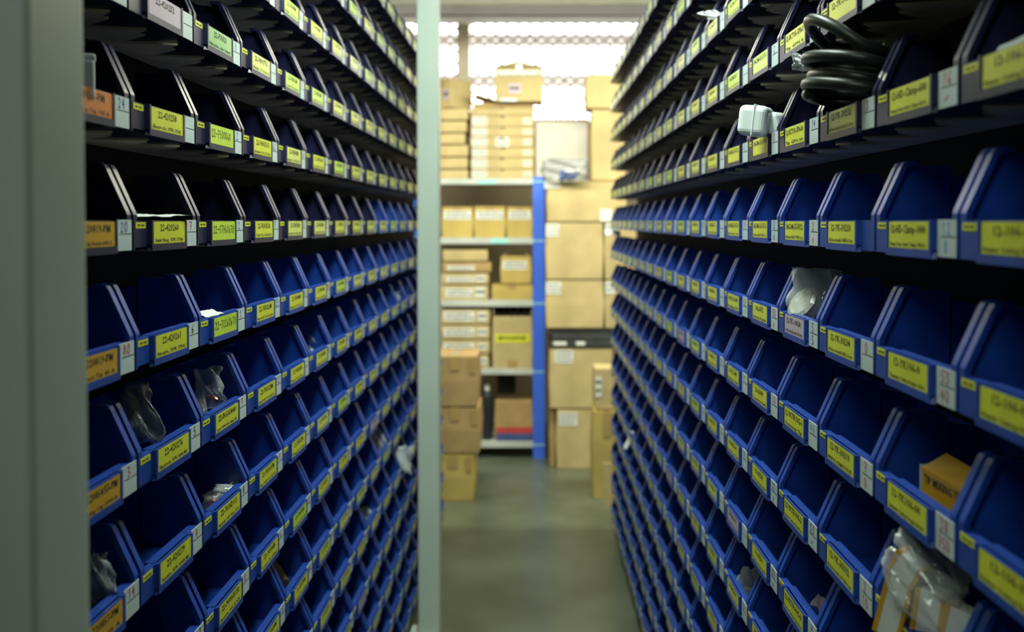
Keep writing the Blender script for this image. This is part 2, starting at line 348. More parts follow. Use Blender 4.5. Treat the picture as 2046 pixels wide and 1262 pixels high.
# codes that can be read in the photograph
CODE = {('L', -2, 1): ('22-420252', '', 'pink', '', ''), ('L', -1, 1): ('22-420258', 'Electrode, XPR 170A', 'yellow', '', ''), ('L', 0, 1): ('22-420260', 'Swirl Ring, XPR 170A', 'yellow', '7', 'redink'),
        ('L', 1, 1): ('22-420261', 'Nozzle, XPR 170A', 'yellow', '6', 'ink'), ('L', 2, 1): ('22-420276', 'Electrode, XPR 300A MS', 'yellow', '5', 'ink'), ('L', 3, 1): ('22-420279', 'Nozzle, XPR 300A MS', 'yellow', '4', 'redink'),
        ('L', 4, 1): ('22-420282', '', 'yellow', '17', 'ink'),
        ('L', -1, 0): ('22-0117-PM', 'Retaining Cap 105 A', 'orange', '24', 'blueink'), ('L', 0, 0): ('22-220819-PM', 'Contact Cap Nozzle 6000 A', 'amber', '20', 'blueink'), ('L', 1, 0): ('22-220819-PM', 'Contact Tip 45 A', 'amber', '80', 'redink'),
        ('L', 2, 0): ('22-220854/55-PM', 'Retaining Cap 5000 A', 'amber', '3', 'redink'), ('L', 3, 0): ('22-220857-PM', 'Nozzle 105 A', 'amber', '14', 'redink'),
        ('L', -2, 2): ('22-PX021', 'Nozzle, Air Swirl', 'green', '0', 'skyink'), ('L', -1, 2): ('~22-7500060', '', 'lime', '2', 'blueink'), ('L', 0, 2): ('~22-5TH6067O', '', 'lime', '2', 'blueink'), ('L', 1, 2): ('~22-722606TO', '', 'lime', '1', 'blueink'),
        ('L', 2, 2): ('22-ING-K4000', 'Ingun K. K4000 Holder Plasma 200 A', 'yellow', '7', 'redink'), ('L', 3, 2): ('22-741HD113', 'Nozzle HD Fine 113', 'yellow', '8', 'ink'), ('L', 4, 2): ('22-7430HX150', 'Nozzle 150 A HX', 'yellow', '0', 'redink'),
        ('L', -2, 3): ('22-743017TG', 'Nozzle 17 TG 30 A', 'pale', '', ''), ('L', -1, 3): ('22-7430321G', 'Nozzle 30 A 321 fine', 'yellow', '62', 'blueink'), ('L', 0, 3): ('22-7430332A', 'Torch Tip A 332 30 A', 'yellow', '7', 'blueink'),
        ('L', 1, 3): ('22-7430226M', 'Hex 01-HD Torch Tip 30 A', 'yellow', '25', 'blueink'), ('L', 2, 3): ('22-7430228M', 'Hex 01-HD Torch Tip 35 A', 'yellow', '12', 'blueink'), ('L', 3, 3): ('22-743030TM', 'Hex 01-HD Torch Tip 40 A', 'yellow', '4', 'redink'),
        ('R', -1, -1): ('12-106-2', 'Heater Cutting Nozzle', 'yellow', '', ''), ('R', 0, -1): ('12-106-1', 'Heater Cutting Nozzle', 'yellow', '', ''), ('R', 1, -1): ('12-106-0', 'Heater Cutting Nozzle', 'yellow', '', ''), ('R', 2, -1): ('12-106-3', 'Heater Cutting Nozzle', 'yellow', '', ''), ('R', 3, -1): ('12-106-4', 'Heater Cutting Nozzle', 'yellow', '', ''),
        ('R', -1, 0): ('12-HD-Clamp-600', 'Heavy Duty Quick Clamp 600 A', 'yellow', '16\n/', 'redink'), ('R', 0, 0): ('12-HD-Clamp-1000', 'Heavy Duty Quick Clamp 1000 A', 'yellow', '12\n8', 'skyink'), ('R', 1, 0): ('12-YK106-0', 'Yamaway Cutting Nozzle 106-0', 'yellow', '53\n40', 'redink'),
        ('R', 2, 0): ('12-YK106-00', 'Yamaway Cutting Nozzle 106-00', 'yellow', '38\n750', 'redink'), ('R', 3, 0): ('12-YK106-1', 'Yamaway Cutting Nozzle 106-1', 'yellow', '7', 'redink'),
        ('R', -2, 1): ('12-YK-30231', '', 'yellow', '', ''), ('R', -1, 1): ('12-YK-30232', 'AE Hose Assembly BLACK 5.0 mm', 'yellow', '3', 'redink'), ('R', 0, 1): ('12-YK-30233', 'AE Hose Assembly GREEN 6.5 mm', 'yellow', None, ''), ('R', 1, 1): ('12-YK-30234', 'AE Hose Assembly RED 6.5 mm', 'yellow', '0', 'redink'),
        ('R', 2, 1): ('12-YK-30319', 'MANIFOLD ASSEMBLY 7 TP SET', 'yellow', '7\n0', 'redink'), ('R', 3, 1): ('12-YK-30332', 'AE Hose Assembly OXYGEN 5 mm', 'yellow', '2\n10', 'redink'),
        ('R', -2, 2): ('12-VICTOR-GPN-0', 'Tip GPN 0', 'yellow', '4\n.', 'blueink'), ('R', -1, 2): ('12-VICTOR-GPN-00', 'Tip GPN 00', 'yellow', '14\n.', 'blueink'), ('R', 0, 2): ('34-DM-35-F/12', 'AE Heater HALKLUTTER 12 cm', 'yellow', '2\nx', 'redink'), ('R', 1, 2): ('12-YK-1003A', 'TORCH HOLDER AND TIP WORK', 'pink', '5\n5', 'blueink'),
        ('R', 2, 2): ('12-YKTIP-NG-1', 'Yamaway Tip', 'yellow', '48', 'skyink'), ('R', 3, 2): ('12-YKTIP-NG-2', 'Heater Cutting Tip NG-2', 'yellow', '53\n/', 'blueink'), ('R', 4, 2): ('12-YKTIP-NG-3', 'Heater Cutting Tip NG-3', 'yellow', '4', 'redink'),
        ('R', -2, 3): ('34-DM-35-OT-1', '', 'lime', '2', 'blueink'), ('R', -1, 3): ('34-DM-35-OT-4', '', 'yellow', '3', 'redink'), ('R', 0, 3): ('34-DM-35-OT-5', 'AE Heater HALKLUTTER 5 cm', 'yellow', '3\nx', 'blueink'), ('R', 1, 3): ('34-L6072', 'AE Heater No Air Chamber', 'yellow', '38\nx', 'redink'),
        ('R', 2, 3): ('33-LB044', 'Yamaway 044', 'yellow', '18\n.', 'redink'), ('R', 3, 3): ('33-L8254', 'Yamaway 254', 'yellow', '32\nx', 'blueink'), ('R', 4, 3): ('33-L8256', 'Yamaway 256', 'yellow', '32\nx', 'ink'),
        ('R', -1, 4): ('34-DM-35-OT-2', '', 'yellow', '5', 'blueink'), ('R', 0, 4): ('34-DM-35-OT-3', 'AE Heater 3 cm', 'yellow', '17\n.', 'redink'), ('R', 1, 4): ('34-ROL-A-300', 'Rolling 300', 'yellow', '16', 'redink'), ('R', 2, 4): ('34-EC-1084', 'Rolling 1084', 'yellow', '9', 'redink')}
READ = {key for key, v in CODE.items() if v[0].lstrip('~') in
        {'22-420252', '22-420258', '22-420260', '22-420261', '22-420276', '22-420279', '22-ING-K4000', '22-741HD113', '12-HD-Clamp-600', '12-HD-Clamp-1000', '12-YK106-0', '12-YK106-00',
         '12-YK-30232', '12-YK-30233', '12-YK-30234', '12-YK-30319', '12-YK-30332', '12-VICTOR-GPN-0', '12-VICTOR-GPN-00', '34-DM-35-F/12', '12-YK-1003A', '12-YKTIP-NG-1', '12-YKTIP-NG-2', '34-DM-35-OT-5'}}
ORD = ['', 'first', 'second', 'third', 'fourth', 'fifth', 'sixth', 'seventh', 'eighth', 'ninth', 'tenth', 'eleventh', 'twelfth', 'thirteenth', 'fourteenth', 'fifteenth', 'sixteenth', 'seventeenth', 'eighteenth', 'nineteenth', 'twentieth']
allbins = [(s, j, k) for s in 'LR' for j in ROWS for k in RACK[s]['n']]
def shows(b):
    o, rz = bin_frame(*b); m = Matrix.Translation(o) @ Matrix.Rotation(rz, 4, 'Z')
    q = [proj(m @ Vector(p)) for p in ((0, 0, -LH), (W, 0, -LH), (W, 0, TOP), (0, 0, TOP))]
    if min(p[2] for p in q) < 0.3: return 0
    lo = 182 if b[0] == 'L' else 0
    x0, x1 = max(lo, min(p[0] for p in q)), min(2046, max(p[0] for p in q)); y0, y1 = max(0, min(p[1] for p in q)), min(1262, max(p[1] for p in q))
    if b[0] == 'L': x1 = x1 if x1 < 836 else (836 if x0 < 826 else x0)
    # rows near the floor and the frame's top edge are cut
    return max(0, x1 - x0) * max(0, y1 - y0) if (x1 > x0 and y1 > y0) else 0
area_of = {b: shows(b) for b in allbins}
rank = sorted([b for b in allbins if area_of[b] > 60], key=lambda b: -area_of[b])
SOLO = set(rank[:318])
NUMS = ['2', '5', '8', '11', '16', '30', '4', '7', '12', '1', '25', '40', '3', '6', '9', '18']
def make_bin(b):
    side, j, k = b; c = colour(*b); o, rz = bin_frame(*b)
    rr = random.Random(hash((ord(side), j + 50, k + 50)))
    root = empty('storage_bin', o, rz)
    code, desc, lc, num, ink = CODE.get(b, (None, None, rr.choice(['yellow'] * 6 + ['pale', 'lime', 'lime', 'pale'] + (['pink'] if rr.random() < .2 else [])), rr.choice(NUMS) if rr.random() < .75 else '', rr.choice(['redink', 'blueink', 'ink', 'redink'])))
    col = {'navy': 'dark navy', 'blue': 'blue'}[c]; rk = 'left' if side == 'L' else 'right'
    row = 'eye-level row' if j == 0 else f'{ORD[abs(j)]} row {"above" if j < 0 else "below"} eye level'
    n = k + 1 if side == 'L' else k + 2
    if b in READ: lab = f'{col} plastic bin labelled {code.lstrip("~")} in the {rk} rack'
    else: lab = f'{col} bin, {rk} rack, {row}, {ORD[n]} from the near end'
    tag(root, lab, 'storage bin', f'{"navy" if c == "navy" else "blue"} bins hung in rows on the {rk} rack')
    link('bin_body', ME['body_' + c], root); link('label_holder', ME['holder_' + c], root)
    lb = link('name_label', ME['label_' + lc], root)
    if lc != 'yellow': lb['label'] = {'pink': 'pinkish white name label', 'green': 'green name label', 'orange': 'orange name label', 'amber': 'amber name label', 'lime': 'lime yellow name label', 'pale': 'pale yellow name label'}[lc]
    big = area_of[b] > 900
    tg = link('shelf_tag', ME['tag'], root)
    if big: link('lettering', ME['tagtext'], tg)
    LW = LX1 - LX0
    if code and code[0] == '~':
        link('handwriting', hand(code[1:], 'ink', LX0 + 0.004, -0.018, (LW - 0.008) / 11, 0.011, -HY + 0.00045, 0.0012), lb)
    else:
        cd = code or (f'22-7430{rr.randrange(10) if big else 2}{rr.choice("2468")}M' if side == 'L' else f'34-DM-{rr.choice("35")}{rr.choice("05")}-{rr.choice("47")}')
        wcode = min(0.85, 0.062 * len(cd) + 0.03) * LW
        text(cd, lb, LX0 + (LW - wcode) * 0.45, -0.0125, wcode, 0.0085, -HY + 0.00045)
        if big or not code:
            ds = desc if code else rr.choice(['Nozzle Torch Tip 30 A', 'Cutting Tip Set 10 mm', 'Contact Tip Holder'])
            if ds: text(ds, lb, LX0 + 0.004, -0.0260, LW * 0.88, 0.0045, -HY + 0.00045)
    if num is not None:
        cdp = link('stock_card', ME['card'], root)
        link('ruled_line', ME['cardline'], cdp)
        for i, t in enumerate(num.split('\n')):
            if t and (area_of[b] > 300):
                cw = 0.0105 if len(t) < 3 else 0.009
                link('handwriting', hand(t, ink, 0.895 * W - len(t) * cw * 0.45, -0.0125 if i == 0 else -0.0300, cw, 0.0115), cdp)
for b in sorted(SOLO, key=lambda b: (b[0], b[1], b[2])): make_bin(b)
# every other bin of the two racks, and the rows hung on the racks' far sides, as one mass
mats = [M['blue'], M['navy'], M['yellow'], M['card'], M['lime'], M['pale'], M['ink']]
mass = MB(); bb = bin_body(); hb = holder(); lq = label_q(); tq = tag_q(); cq = card_q()
def put(src, mx, mi):
    mass.add([mx @ Vector(v) for v in src.v], src.f, mi)
for b in allbins:
    side, j, k = b; o, rz = bin_frame(*b); mx = Matrix.Translation(o) @ Matrix.Rotation(rz, 4, 'Z')
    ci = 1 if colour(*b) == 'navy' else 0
    if b not in SOLO:
        rr = random.Random(j * 31 + k)
        put(bb, mx, ci); put(hb, mx, ci); put(lq, mx, rr.choice([2, 2, 2, 4, 5])); put(tq, mx, 2); put(cq, mx, 3)
mo = mass.build('storage_bins', mats)
tag(mo, 'mass of the small far bins filling the end of both racks', 'storage bins', kind='stuff')
# racks that carry the bins
for side in 'LR':
    r = RACK[side]; sg = -1 if side == 'L' else 1
    y0 = bin_frame(side, 0, -3)[0].y; y1 = bin_frame(side, 0, 17)[0].y
    y0, y1 = (y0, y1 + W) if side == 'L' else (y0 - W, y1)
    rt = empty('bin_rack', (r['a'] + sg * 0.14, (y0 + y1) / 2, 0))
    tag(rt, f'dark steel rack carrying the {"left" if side == "L" else "right"} wall of bins along the aisle', 'rack')
    def rp(name, mb): 
        ob = mb.build(name, M['rail'], rt); ob.matrix_parent_inverse = Matrix.Translation(rt.location).inverted(); return ob
    def xa(y, h): return r['a'] + math.tan(r['yaw']) * y + r['tilt'] * (HC - h)
    for j in ROWS:
        h = HC - j * S - LH
        mb = MB(); n = int(round((y1 - y0) / PW * 2.0)); st_ = (y1 - y0) / n; fr = []
        for q in range(n):
            ya = y0 + q * st_
            fr += [(ya, 0.022), (ya + st_ * 0.30, 0.050), (ya + st_ * 0.36, 0.040), (ya + st_ * 0.80, 0.092)]
        fr += [(y1, 0.022)]
        for zz in (h - 0.0006, h - 0.0036):
            vs = [(xa(y, h) + sg * d, y, zz) for y, d in fr] + [(xa(y, h) + sg * 0.126, y, zz) for y, d in fr]
            m_ = len(fr); mb.add(vs, [(q, q + 1, m_ + q + 1, m_ + q) for q in range(m_ - 1)])
        m_ = len(fr); b0 = len(mb.v) - 4 * m_
        mb.f += [(b0 + q, b0 + q + 1, b0 + 2 * m_ + q + 1, b0 + 2 * m_ + q) for q in range(m_ - 1)]; mb.m += [0] * (m_ - 1)
        ob = mb.build('shelf_board', M['backing'], rt); ob.matrix_parent_inverse = Matrix.Translation(rt.location).inverted()
    mb = MB(); vs = []; ht = HC + 5 * S + 0.10
    for h in (0.02, ht):
        for d, y in ((0.128, y0), (0.134, y0), (0.134, y1), (0.128, y1)): vs.append((xa(y, h) + sg * d, y, h))
    mb.add(vs, [(0, 3, 2, 1), (4, 5, 6, 7), (0, 1, 5, 4), (1, 2, 6, 5), (2, 3, 7, 6), (3, 0, 4, 7)]); ob = mb.build('gap_shade_sheet', M['gapshade'], rt); ob.matrix_parent_inverse = Matrix.Translation(rt.location).inverted()  # sheet added behind the bins so the gaps between rows go dark
    for i in range(4):
        y = y0 + 0.03 + (y1 - y0 - 0.06) * i / 3
        mb = MB(); vs = []
        for h in (0, HC + 5 * S + 0.09):
            for dx, dy in ((0.136, -0.015), (0.162, -0.015), (0.162, 0.015), (0.136, 0.015)): vs.append((xa(y, h) + sg * dx, y + dy, h))
        mb.add(vs, [(0, 3, 2, 1), (4, 5, 6, 7), (0, 1, 5, 4), (1, 2, 6, 5), (2, 3, 7, 6), (3, 0, 4, 7)]); rp('upright', mb)

# ------------------------------------------------------------------ steel posts before the left rack
for nm, y0, lab in (('a', 0.662, 'pale green steel post, blurred, close by at the near end of the left rack'), ('b', 3.52, 'slim pale green steel post rising before the far end of the left rack')):
    x1 = -0.342; x0 = x1 - 0.078; d = 0.088
    mb = MB(); n = 8; r = 0.006; ring = []
    for cx, cy, a0 in ((x1 - r, y0 + r, -90), (x1 - r, y0 + d - r, 0), (x0 + r, y0 + d - r, 90), (x0 + r, y0 + r, 180)):
        for q in range(4): a = math.radians(a0 + 30 * q); ring.append((cx + r * math.cos(a), cy + r * math.sin(a)))
    nn = len(ring)
    mb.add([(x, y, 0.0) for x, y in ring] + [(x, y, CH) for x, y in ring], [(i, (i + 1) % nn, nn + (i + 1) % nn, nn + i) for i in range(nn)])
    o = mb.build('steel_post', M['post']); tag(o, lab, 'post', 'pale green steel posts')
    MB().box(x0 - 0.03, x1 - 0.006, y0 - 0.03, y0 + d - 0.006, 0, 0.008).build('base_plate', M['post'], o)
# ------------------------------------------------------------------ things lying in the bins
def sheet(name, c, ux, uz, w, h, seed, amp=0.012, n=14, taper=0.0, mat='film', thick=0.018, solid=False):
    """crumpled film bag (two faces joined at the rim), or with solid=True one folded sheet; ux, uz span its face"""
    ux = Vector(ux).normalized(); uz = Vector(uz).normalized(); nn = ux.cross(uz).normalized(); c = Vector(c)
    rr = random.Random(seed); ph = [(rr.uniform(2, 9), rr.uniform(2, 9), rr.uniform(0, 6.3), rr.uniform(.3, 1)) for _ in range(7)]
    def f(u, v): return sum(a * math.sin(p * u + q * v + s) for p, q, s, a in ph) / 3 + 0.5 * abs(math.sin(7 * u + 4 * v + seed)) 
    mb = MB()
    for sd in ((1,) if solid else (1, -1)):
        vs = []
        for i in range(n + 1):
            for j in range(n + 1):
                u, v = i / n * 2 - 1, j / n * 2 - 1
                fat = (0 if solid else sd * thick * max(0, (1 - u ** 4)) * max(0, (1 - v ** 2)) * (1 - 0.55 * (v + 1) / 2))
                wob = amp * f(u * .8, v * .8)
                e = 1 - taper * (v + 1) / 2
                vs.append(Vector((0, 0, 0)) + ux * (u * w / 2 * e + amp * .5 * f(v, u + 2)) + uz * (v * h / 2 + amp * .4 * f(u + 1, v)) + nn * (fat + wob))
        mb.add(vs, [(i * (n + 1) + j, (i + 1) * (n + 1) + j, (i + 1) * (n + 1) + j + 1, i * (n + 1) + j + 1) for i in range(n) for j in range(n)])
    return mb.build(name, M[mat], None, c, smooth=True, weld=True)
def bag(lab, px, py, Y, wpx, hpx, seed, mat='film', lean=0.25, group=None, content=None, side=1, roll=0.0, amp=0.010, taper=0.2, yaw=0.8):
    c = P(px, py, Y); k = Y / F
    ux = Vector((math.cos(yaw), -math.sin(yaw) * side, 0)); uz = Vector((lean * side, 0.1, 1))
    uz = Matrix.Rotation(roll, 3, ux.cross(uz).normalized()) @ uz
    w = 0.88 * wpx * k / max(0.35, math.cos(yaw) * .8 + .2); h = hpx * k
    e = empty('plastic_bag', c); tag(e, lab, 'bag', group)
    s = sheet('bag_film', (0, 0, 0), ux, uz, w, h, seed, amp, taper=taper, mat=mat, thick=min(.014, w * .2)); s.parent = e
    if content:
        rr = random.Random(seed); mb = MB()
        for i in range(content[1]):
            q = Vector((rr.uniform(-.3, .3) * w, rr.uniform(-.012, .012), -h * .40 + rr.uniform(0, .3) * h)); d = Vector((rr.uniform(-1, 1), rr.uniform(-1, 1), rr.uniform(-.5, .5))).normalized() * content[2]
            mb.tube([q - d, q - d * .3, q + d * .3, q + d], [content[2] * .45, content[2] * .6, content[2] * .6, content[2] * .4], 8)
        o = mb.build('small_parts', M[content[0]], e, smooth=False); o['kind'] = 'stuff'
    return e
# black hose coil
hc = Vector((0.398, 1.221, 1.703))
pts = []
for i in range(int(4.6 * 28)):
    a = 2 * math.pi * i / 28; t = i / 28
    lobe = 0 if t < 2 else 1
    ax = 0.046 + 0.006 * math.sin(2.3 * t); ay = 0.082 - 0.010 * (t - 2 * lobe > 1.0)
    z = -0.040 + 0.0115 * t + 0.010 * min(1, max(0, t - 1.8)) + 0.20 * ay * math.sin(a) * 0.35
    if t > 3.45: z += 0.014 * min(1, (t - 3.45) / 0.4) * (0.7 + 0.3 * math.sin(a))
    if t > 3.2: z += 0.030 * max(0, math.cos(a) - 0.15) * min(1, (t - 3.2) / 0.5)
    pts.append((-ax * math.cos(a) - 0.004, ay * math.sin(a) + 0.004, z - 0.18 * (-ax * math.cos(a))))
hs = MB().tube(pts, 0.0075, 10).build('hose_coil', M['black'], None, hc, smooth=True)
hs['label'] = 'coil of thick black hose bulging out of a navy bin in the right rack'; hs['category'] = 'hose'
MB().tube([pts[-1], Vector(pts[-1]) + (Vector(pts[-1]) - Vector(pts[-2])).normalized() * .02], .0075, 10).build('hose_end', M['metal'], hs)
# white plastic cases
for (lab, px, py, Y, wpx, hpx, dep, rz, rx, mat) in (('white plastic case with rounded corners in a navy bin of the right rack', 1506, 242, 1.60, 58, 60, .045, -.55, .12, 'frost'), ('second translucent case tucked behind the white plastic case', 1556, 250, 1.60, 34, 52, .04, -.9, -.25, 'frost')):
    k = Y / F; w, h = wpx * k, hpx * k; c = P(px, py, Y)
    e = empty('plastic_case', c - Vector((0, 0, h / 2)), rz); tag(e, lab, 'case', 'white plastic cases'); e.rotation_euler = (0, rx, rz)
    MB().box(-w / 2, w / 2, -dep / 2, dep / 2, 0, h).build('case_body', M[mat], e, bevel=.010, seg=4)
    MB().box(w * .04, w * .10, -dep / 2 - .0012, dep / 2 + .0012, -.0010, h + .0012).build('lid_rim', M[mat], e, bevel=.008, seg=3)
# bag with a cast metal torch holder
e = bag('clear bag holding a grey metal torch holder in a blue bin of the right rack', 1622, 590, 1.47, 78, 108, 11, 'film', lean=.1, roll=-.15, amp=.006, taper=-.15, yaw=.95)
q = P(1612, 612, 1.47) - e.location
ax = Vector((.72, .30, -.55)).normalized(); k = 1.47 / F
def ringpts(c, axv, r, n=10):
    a = axv.orthogonal().normalized(); b = axv.cross(a); return [c + (a * math.cos(2 * math.pi * i / n) + b * math.sin(2 * math.pi * i / n)) * r for i in range(n)]
th = MB().tube([q - ax * .014, q - ax * .011, q + ax * .004, q + ax * .007], [.022, .028, .028, .025], 10).build('torch_head', M['metal'], e)
MB().tube([q + ax * .007, q + ax * .024], .021, 6).build('hex_nut', M['metal'], e)
MB().tube([q + ax * .017, q + ax * .045 + Vector((0, 0, -.01))], .009, 12).build('torch_stem', M['rail'], e)
# yellow carton of mixing tips
e = empty('mixing_tip_carton', (0.432, 0.985, 1.2012), math.radians(-87)); tag(e, 'small yellow carton reading TIP MIXING in a blue bin of the right rack', 'box')
MB().box(-.048, .046, -.017, .017, 0, .049).build('carton_body', M['tipyellow'], e, bevel=.001)
MB().add([(-.048, -.017, .0495), (.046, -.017, .0495), (.046, .006, .062), (-.040, .006, .066), (.046, .017, .0495), (-.048, .017, .0495)], [(0, 1, 2, 3), (2, 4, 5, 3), (1, 4, 2), (0, 3, 5)]).build('carton_lid', M['tipyellow'], e)
MB().box(-.0505, -.0484, -.018, .018, 0, .052).build('end_flap', M['shelfgrey'], e)
text('TIP MIXING TIP', e, 0, 0, .082, .0085, 0, loc=(-.042, -.0176, .036))
# bag full of white cartons with yellow edges
e = empty('carton_bag', P(1858, 1165, 0.985) - Vector((0, 0, .012)), 0); tag(e, 'clear bag stuffed with white and yellow cartons in a blue bin of the right rack', 'bag')
for i, (dx, dy, dzz, w, h, rz, ry) in enumerate(((-.018, .035, -.022, .030, .075, -.9, .25), (.004, .010, -.034, .030, .075, -.7, .12), (.020, -.022, -.040, .032, .075, -.8, .20), (-.012, .022, .020, .032, .026, -.9, .5))):
    b = MB().box(-w / 2, w / 2, -.011, .011, -h / 2, h / 2).build('tip_carton', M['paper'], e, (dx, dy, dzz), (0, ry, rz), bevel=.001)
    MB().box(-w / 2 - .0006, -w / 2 + .005, -.0116, .0116, -h / 2 - .0004, h / 2 + .0004).box(w / 2 - .004, w / 2 + .0006, -.0116, .0116, -h / 2 - .0004, h / 2 + .0004).build('yellow_edge', M['tipyellow'], b)
s = sheet('bag_film', (0, 0, -.004), (.62, -.75, -.25), (-.25, .15, 1), .105, .075, 5, .009, taper=.25, mat='film', thick=.026); s.parent = e
s = sheet('bag_mouth', (.002, .006, .030), (.62, -.75, -.55), (.5, .1, 1), .075, .036, 9, .010, taper=-.3, mat='film', thick=.008); s.parent = e
# papers
o = sheet('pink_slip', P(1617, 1222, 1.47) + Vector((.012, 0, -.004)), (.25, -1, 0), (.65, .1, 1), .052, .052, 21, .004, n=10, mat='pink', solid=True); tag(o, 'curled pinkish paper slip in a low blue bin of the right rack', 'paper')
o = sheet('paper_slip', P(326, 431, 1.26), (.12, 1, 0.02), (-1, .1, .05), .10, .03, 4, .0015, n=10, mat='paper', solid=True); tag(o, 'white paper lying behind the lip of navy bin 22-420260', 'paper', 'papers in the bins')
o = sheet('paper_slip', P(418, 626, 1.44), (.12, 1, 0.0), (-1, .1, .30), .06, .022, 8, .0015, n=10, mat='paper', solid=True); tag(o, 'white paper in the left rack, first row below eye level', 'paper', 'papers in the bins')
o = sheet('paper_slip', P(1257, 879, 3.85), (.3, -1, 0), (.45, 0, 1), .035, .075, 3, .003, n=6, mat='paper', solid=True); tag(o, 'white slip sticking out low in the far part of the right rack', 'paper', 'papers in the bins')
o = sheet('paper_slip', P(1224, 464, 4.72), (.9, -.5, -.15), (.1, .6, 1), .085, .032, 6, .004, n=6, mat='paper', solid=True); tag(o, 'white slip poking out of the far end of the right rack at eye level', 'paper', 'papers in the bins')
o = sheet('grey_plate', P(2020, 88, 0.80) + Vector((.02, 0, 0)), (.2, -1, .12), (.5, 0, 1), .11, .030, 6, .002, n=6, mat='shelfgrey', solid=True); tag(o, 'grey flat piece showing above a yellow label, nearest navy bin, right rack', 'plate')
# clear bags in other bins
G = 'clear bags of small parts in the bins'
bag('clear crumpled bag standing in blue bin 22-ING-K4000 of the left rack', 414, 778, 1.50, 58, 84, 3, 'film', side=-1, lean=.1, group=G, content=('copper', 4, .006), yaw=.9)
bag('clear bag of copper rings in blue bin 22-741HD113 of the left rack', 440, 992, 1.53, 70, 40, 13, 'film', side=-1, group=G, content=('copper', 12, .008), yaw=1.0)
bag('dark clear bag in blue bin 22-420276 of the left rack', 276, 828, 1.22, 60, 125, 17, 'film_dark', side=-1, group=G, yaw=.9)
bag('dark clear bag in a low blue bin beside the near post', 198, 1155, 1.09, 42, 95, 19, 'film_dark', side=-1, group=G, yaw=.9)
bag('small clear bag with bright caps in the left rack, second row below eye level', 625, 684, 2.22, 32, 40, 23, 'film', side=-1, group=G, content=('frost', 3, .007), yaw=.9)
bag('small clear bag in the left rack, third row below eye level', 610, 864, 2.14, 26, 38, 29, 'film_milky', side=-1, group=G, yaw=.9)
bag('large milky bag spilling from a far bin of the left rack', 796, 920, 3.36, 62, 56, 31, 'film_milky', side=-1, lean=-.3, group=G, amp=.02, yaw=.6)
bag('milky bag in a far bin of the left rack, above the large milky bag', 754, 880, 3.06, 34, 52, 37, 'film_milky', side=-1, group=G, content=('copper', 3, .01), yaw=.8)
bag('pale bag low in the left rack, under the large milky bag', 784, 1016, 3.37, 30, 36, 41, 'film_milky', side=-1, group=G, content=('copper', 2, .01), yaw=.8)
bag('bag with a glint high in the far left rack', 789, 594, 3.45, 16, 20, 43, 'film_milky', side=-1, group=G, content=('frost', 2, .008), yaw=.8)
bag('dim bag in the left rack, low and near the floor', 733, 1030, 2.85, 26, 40, 67, 'film_milky', side=-1, group=G, yaw=.8)
bag('greenish clear bag low in the right rack, beside a stock card marked 32', 1494, 1168, 1.88, 40, 66, 47, 'film', side=1, group=G, content=('metal', 5, .006), yaw=.9)
bag('clear film bag sticking out high in the right rack', 1428, 30, 2.16, 44, 42, 53, 'film_milky', side=1, lean=-.6, group=G, roll=.6, amp=.006, yaw=.7)
bag('wrapped dark bundle under a navy bin beside the black hose', 1612, 122, 1.40, 60, 44, 59, 'film_dark', side=1, lean=.4, group=G, roll=.5, yaw=.8)
bag('bluish grey wrapped bundle on the broad carton below the window', 1128, 340, 5.90, 105, 42, 61, 'film_dark', side=1, lean=0, group='wrapped bundles', amp=.02, taper=0, yaw=.15, content=('print', 6, .03))
rl = MB().tube([P(572, 1128, 1.98) + Vector((-.03, .0, 0)), P(572, 1150, 1.96) + Vector((.0, -.02, -.01))], .013, 14).build('brown_roll', M['carton_dark'], None, smooth=False); tag(rl, 'dull brown roll lying in a low blue bin of the left rack', 'roll')
tc = P(186, 158, 1.03); e = empty('plastic_case', tc - Vector((.02, 0, .02)), .4); tag(e, 'small clear case in the navy bin beside the near post', 'case', 'white plastic cases')
MB().box(-.02, .02, -.012, .012, 0, .040).build('case_body', M['film_milky'], e, bevel=.003); MB().box(-.021, .021, -.013, .013, .040, .046).build('case_lid', M['film_milky'], e, bevel=.002)
# ------------------------------------------------------------------ shelving unit at the end of the aisle
SY = 6.19; SD = 0.46
def X(px, Y): return P(px, 441, Y).x
def Z(py, Y): return P(1066, py, Y).z
sx0, sx1 = X(806, SY), X(1089.5, SY)
un = empty('shelving_unit', ((sx0 + sx1) / 2, SY + SD / 2, 0))
tag(un, 'blue and grey boltless shelving unit stacked with cartons at the end of the aisle', 'shelving unit')
def upart(name, mb, mat, parent=None, bevel=0.0):
    o = mb.build(name, mat, parent or un, bevel=bevel)
    o.matrix_parent_inverse = Matrix.Translation(un.location).inverted(); return o
uw = X(1089.5, SY) - X(1065, SY)
ztop = Z(353, SY)
SHELF = [(357, 368), (475, 487), (600, 612), (737, 748), (882, 894)]
for x in (sx0, sx1 - uw):
    for y in (SY - 0.004, SY + SD - uw * 0.6):
        u = upart('upright', MB().box(x, x + uw, y, y + 0.003, 0, ztop).box(x if x == sx0 else x + uw - 0.003, x + 0.003 if x == sx0 else x + uw, y, y + uw * 0.6, 0, ztop), M['bluepaint'])
for i, (a, b) in enumerate(SHELF):
    za, zb = Z(a, SY), Z(b, SY)
    sh = upart('shelf', MB().box(sx0 + 0.004, sx1 - 0.004, SY, SY + SD, zb, za), M['shelfgrey'], bevel=0.002)
    if i in (0, 1):
        x0 = X((955, 980)[i], SY)
        c = MB().box(x0, x0 + 0.115, SY - 0.0015, SY - 0.0002, zb + 0.003, za - 0.003).build('shelf_tape', M['cyan'], sh)
    c = MB().box(sx1 - uw, sx1 - 0.002, SY - 0.0065, SY - 0.004, (za + zb) / 2 - 0.004, (za + zb) / 2 + 0.004)
    upart('shelf_clip', c, M['cyan'])

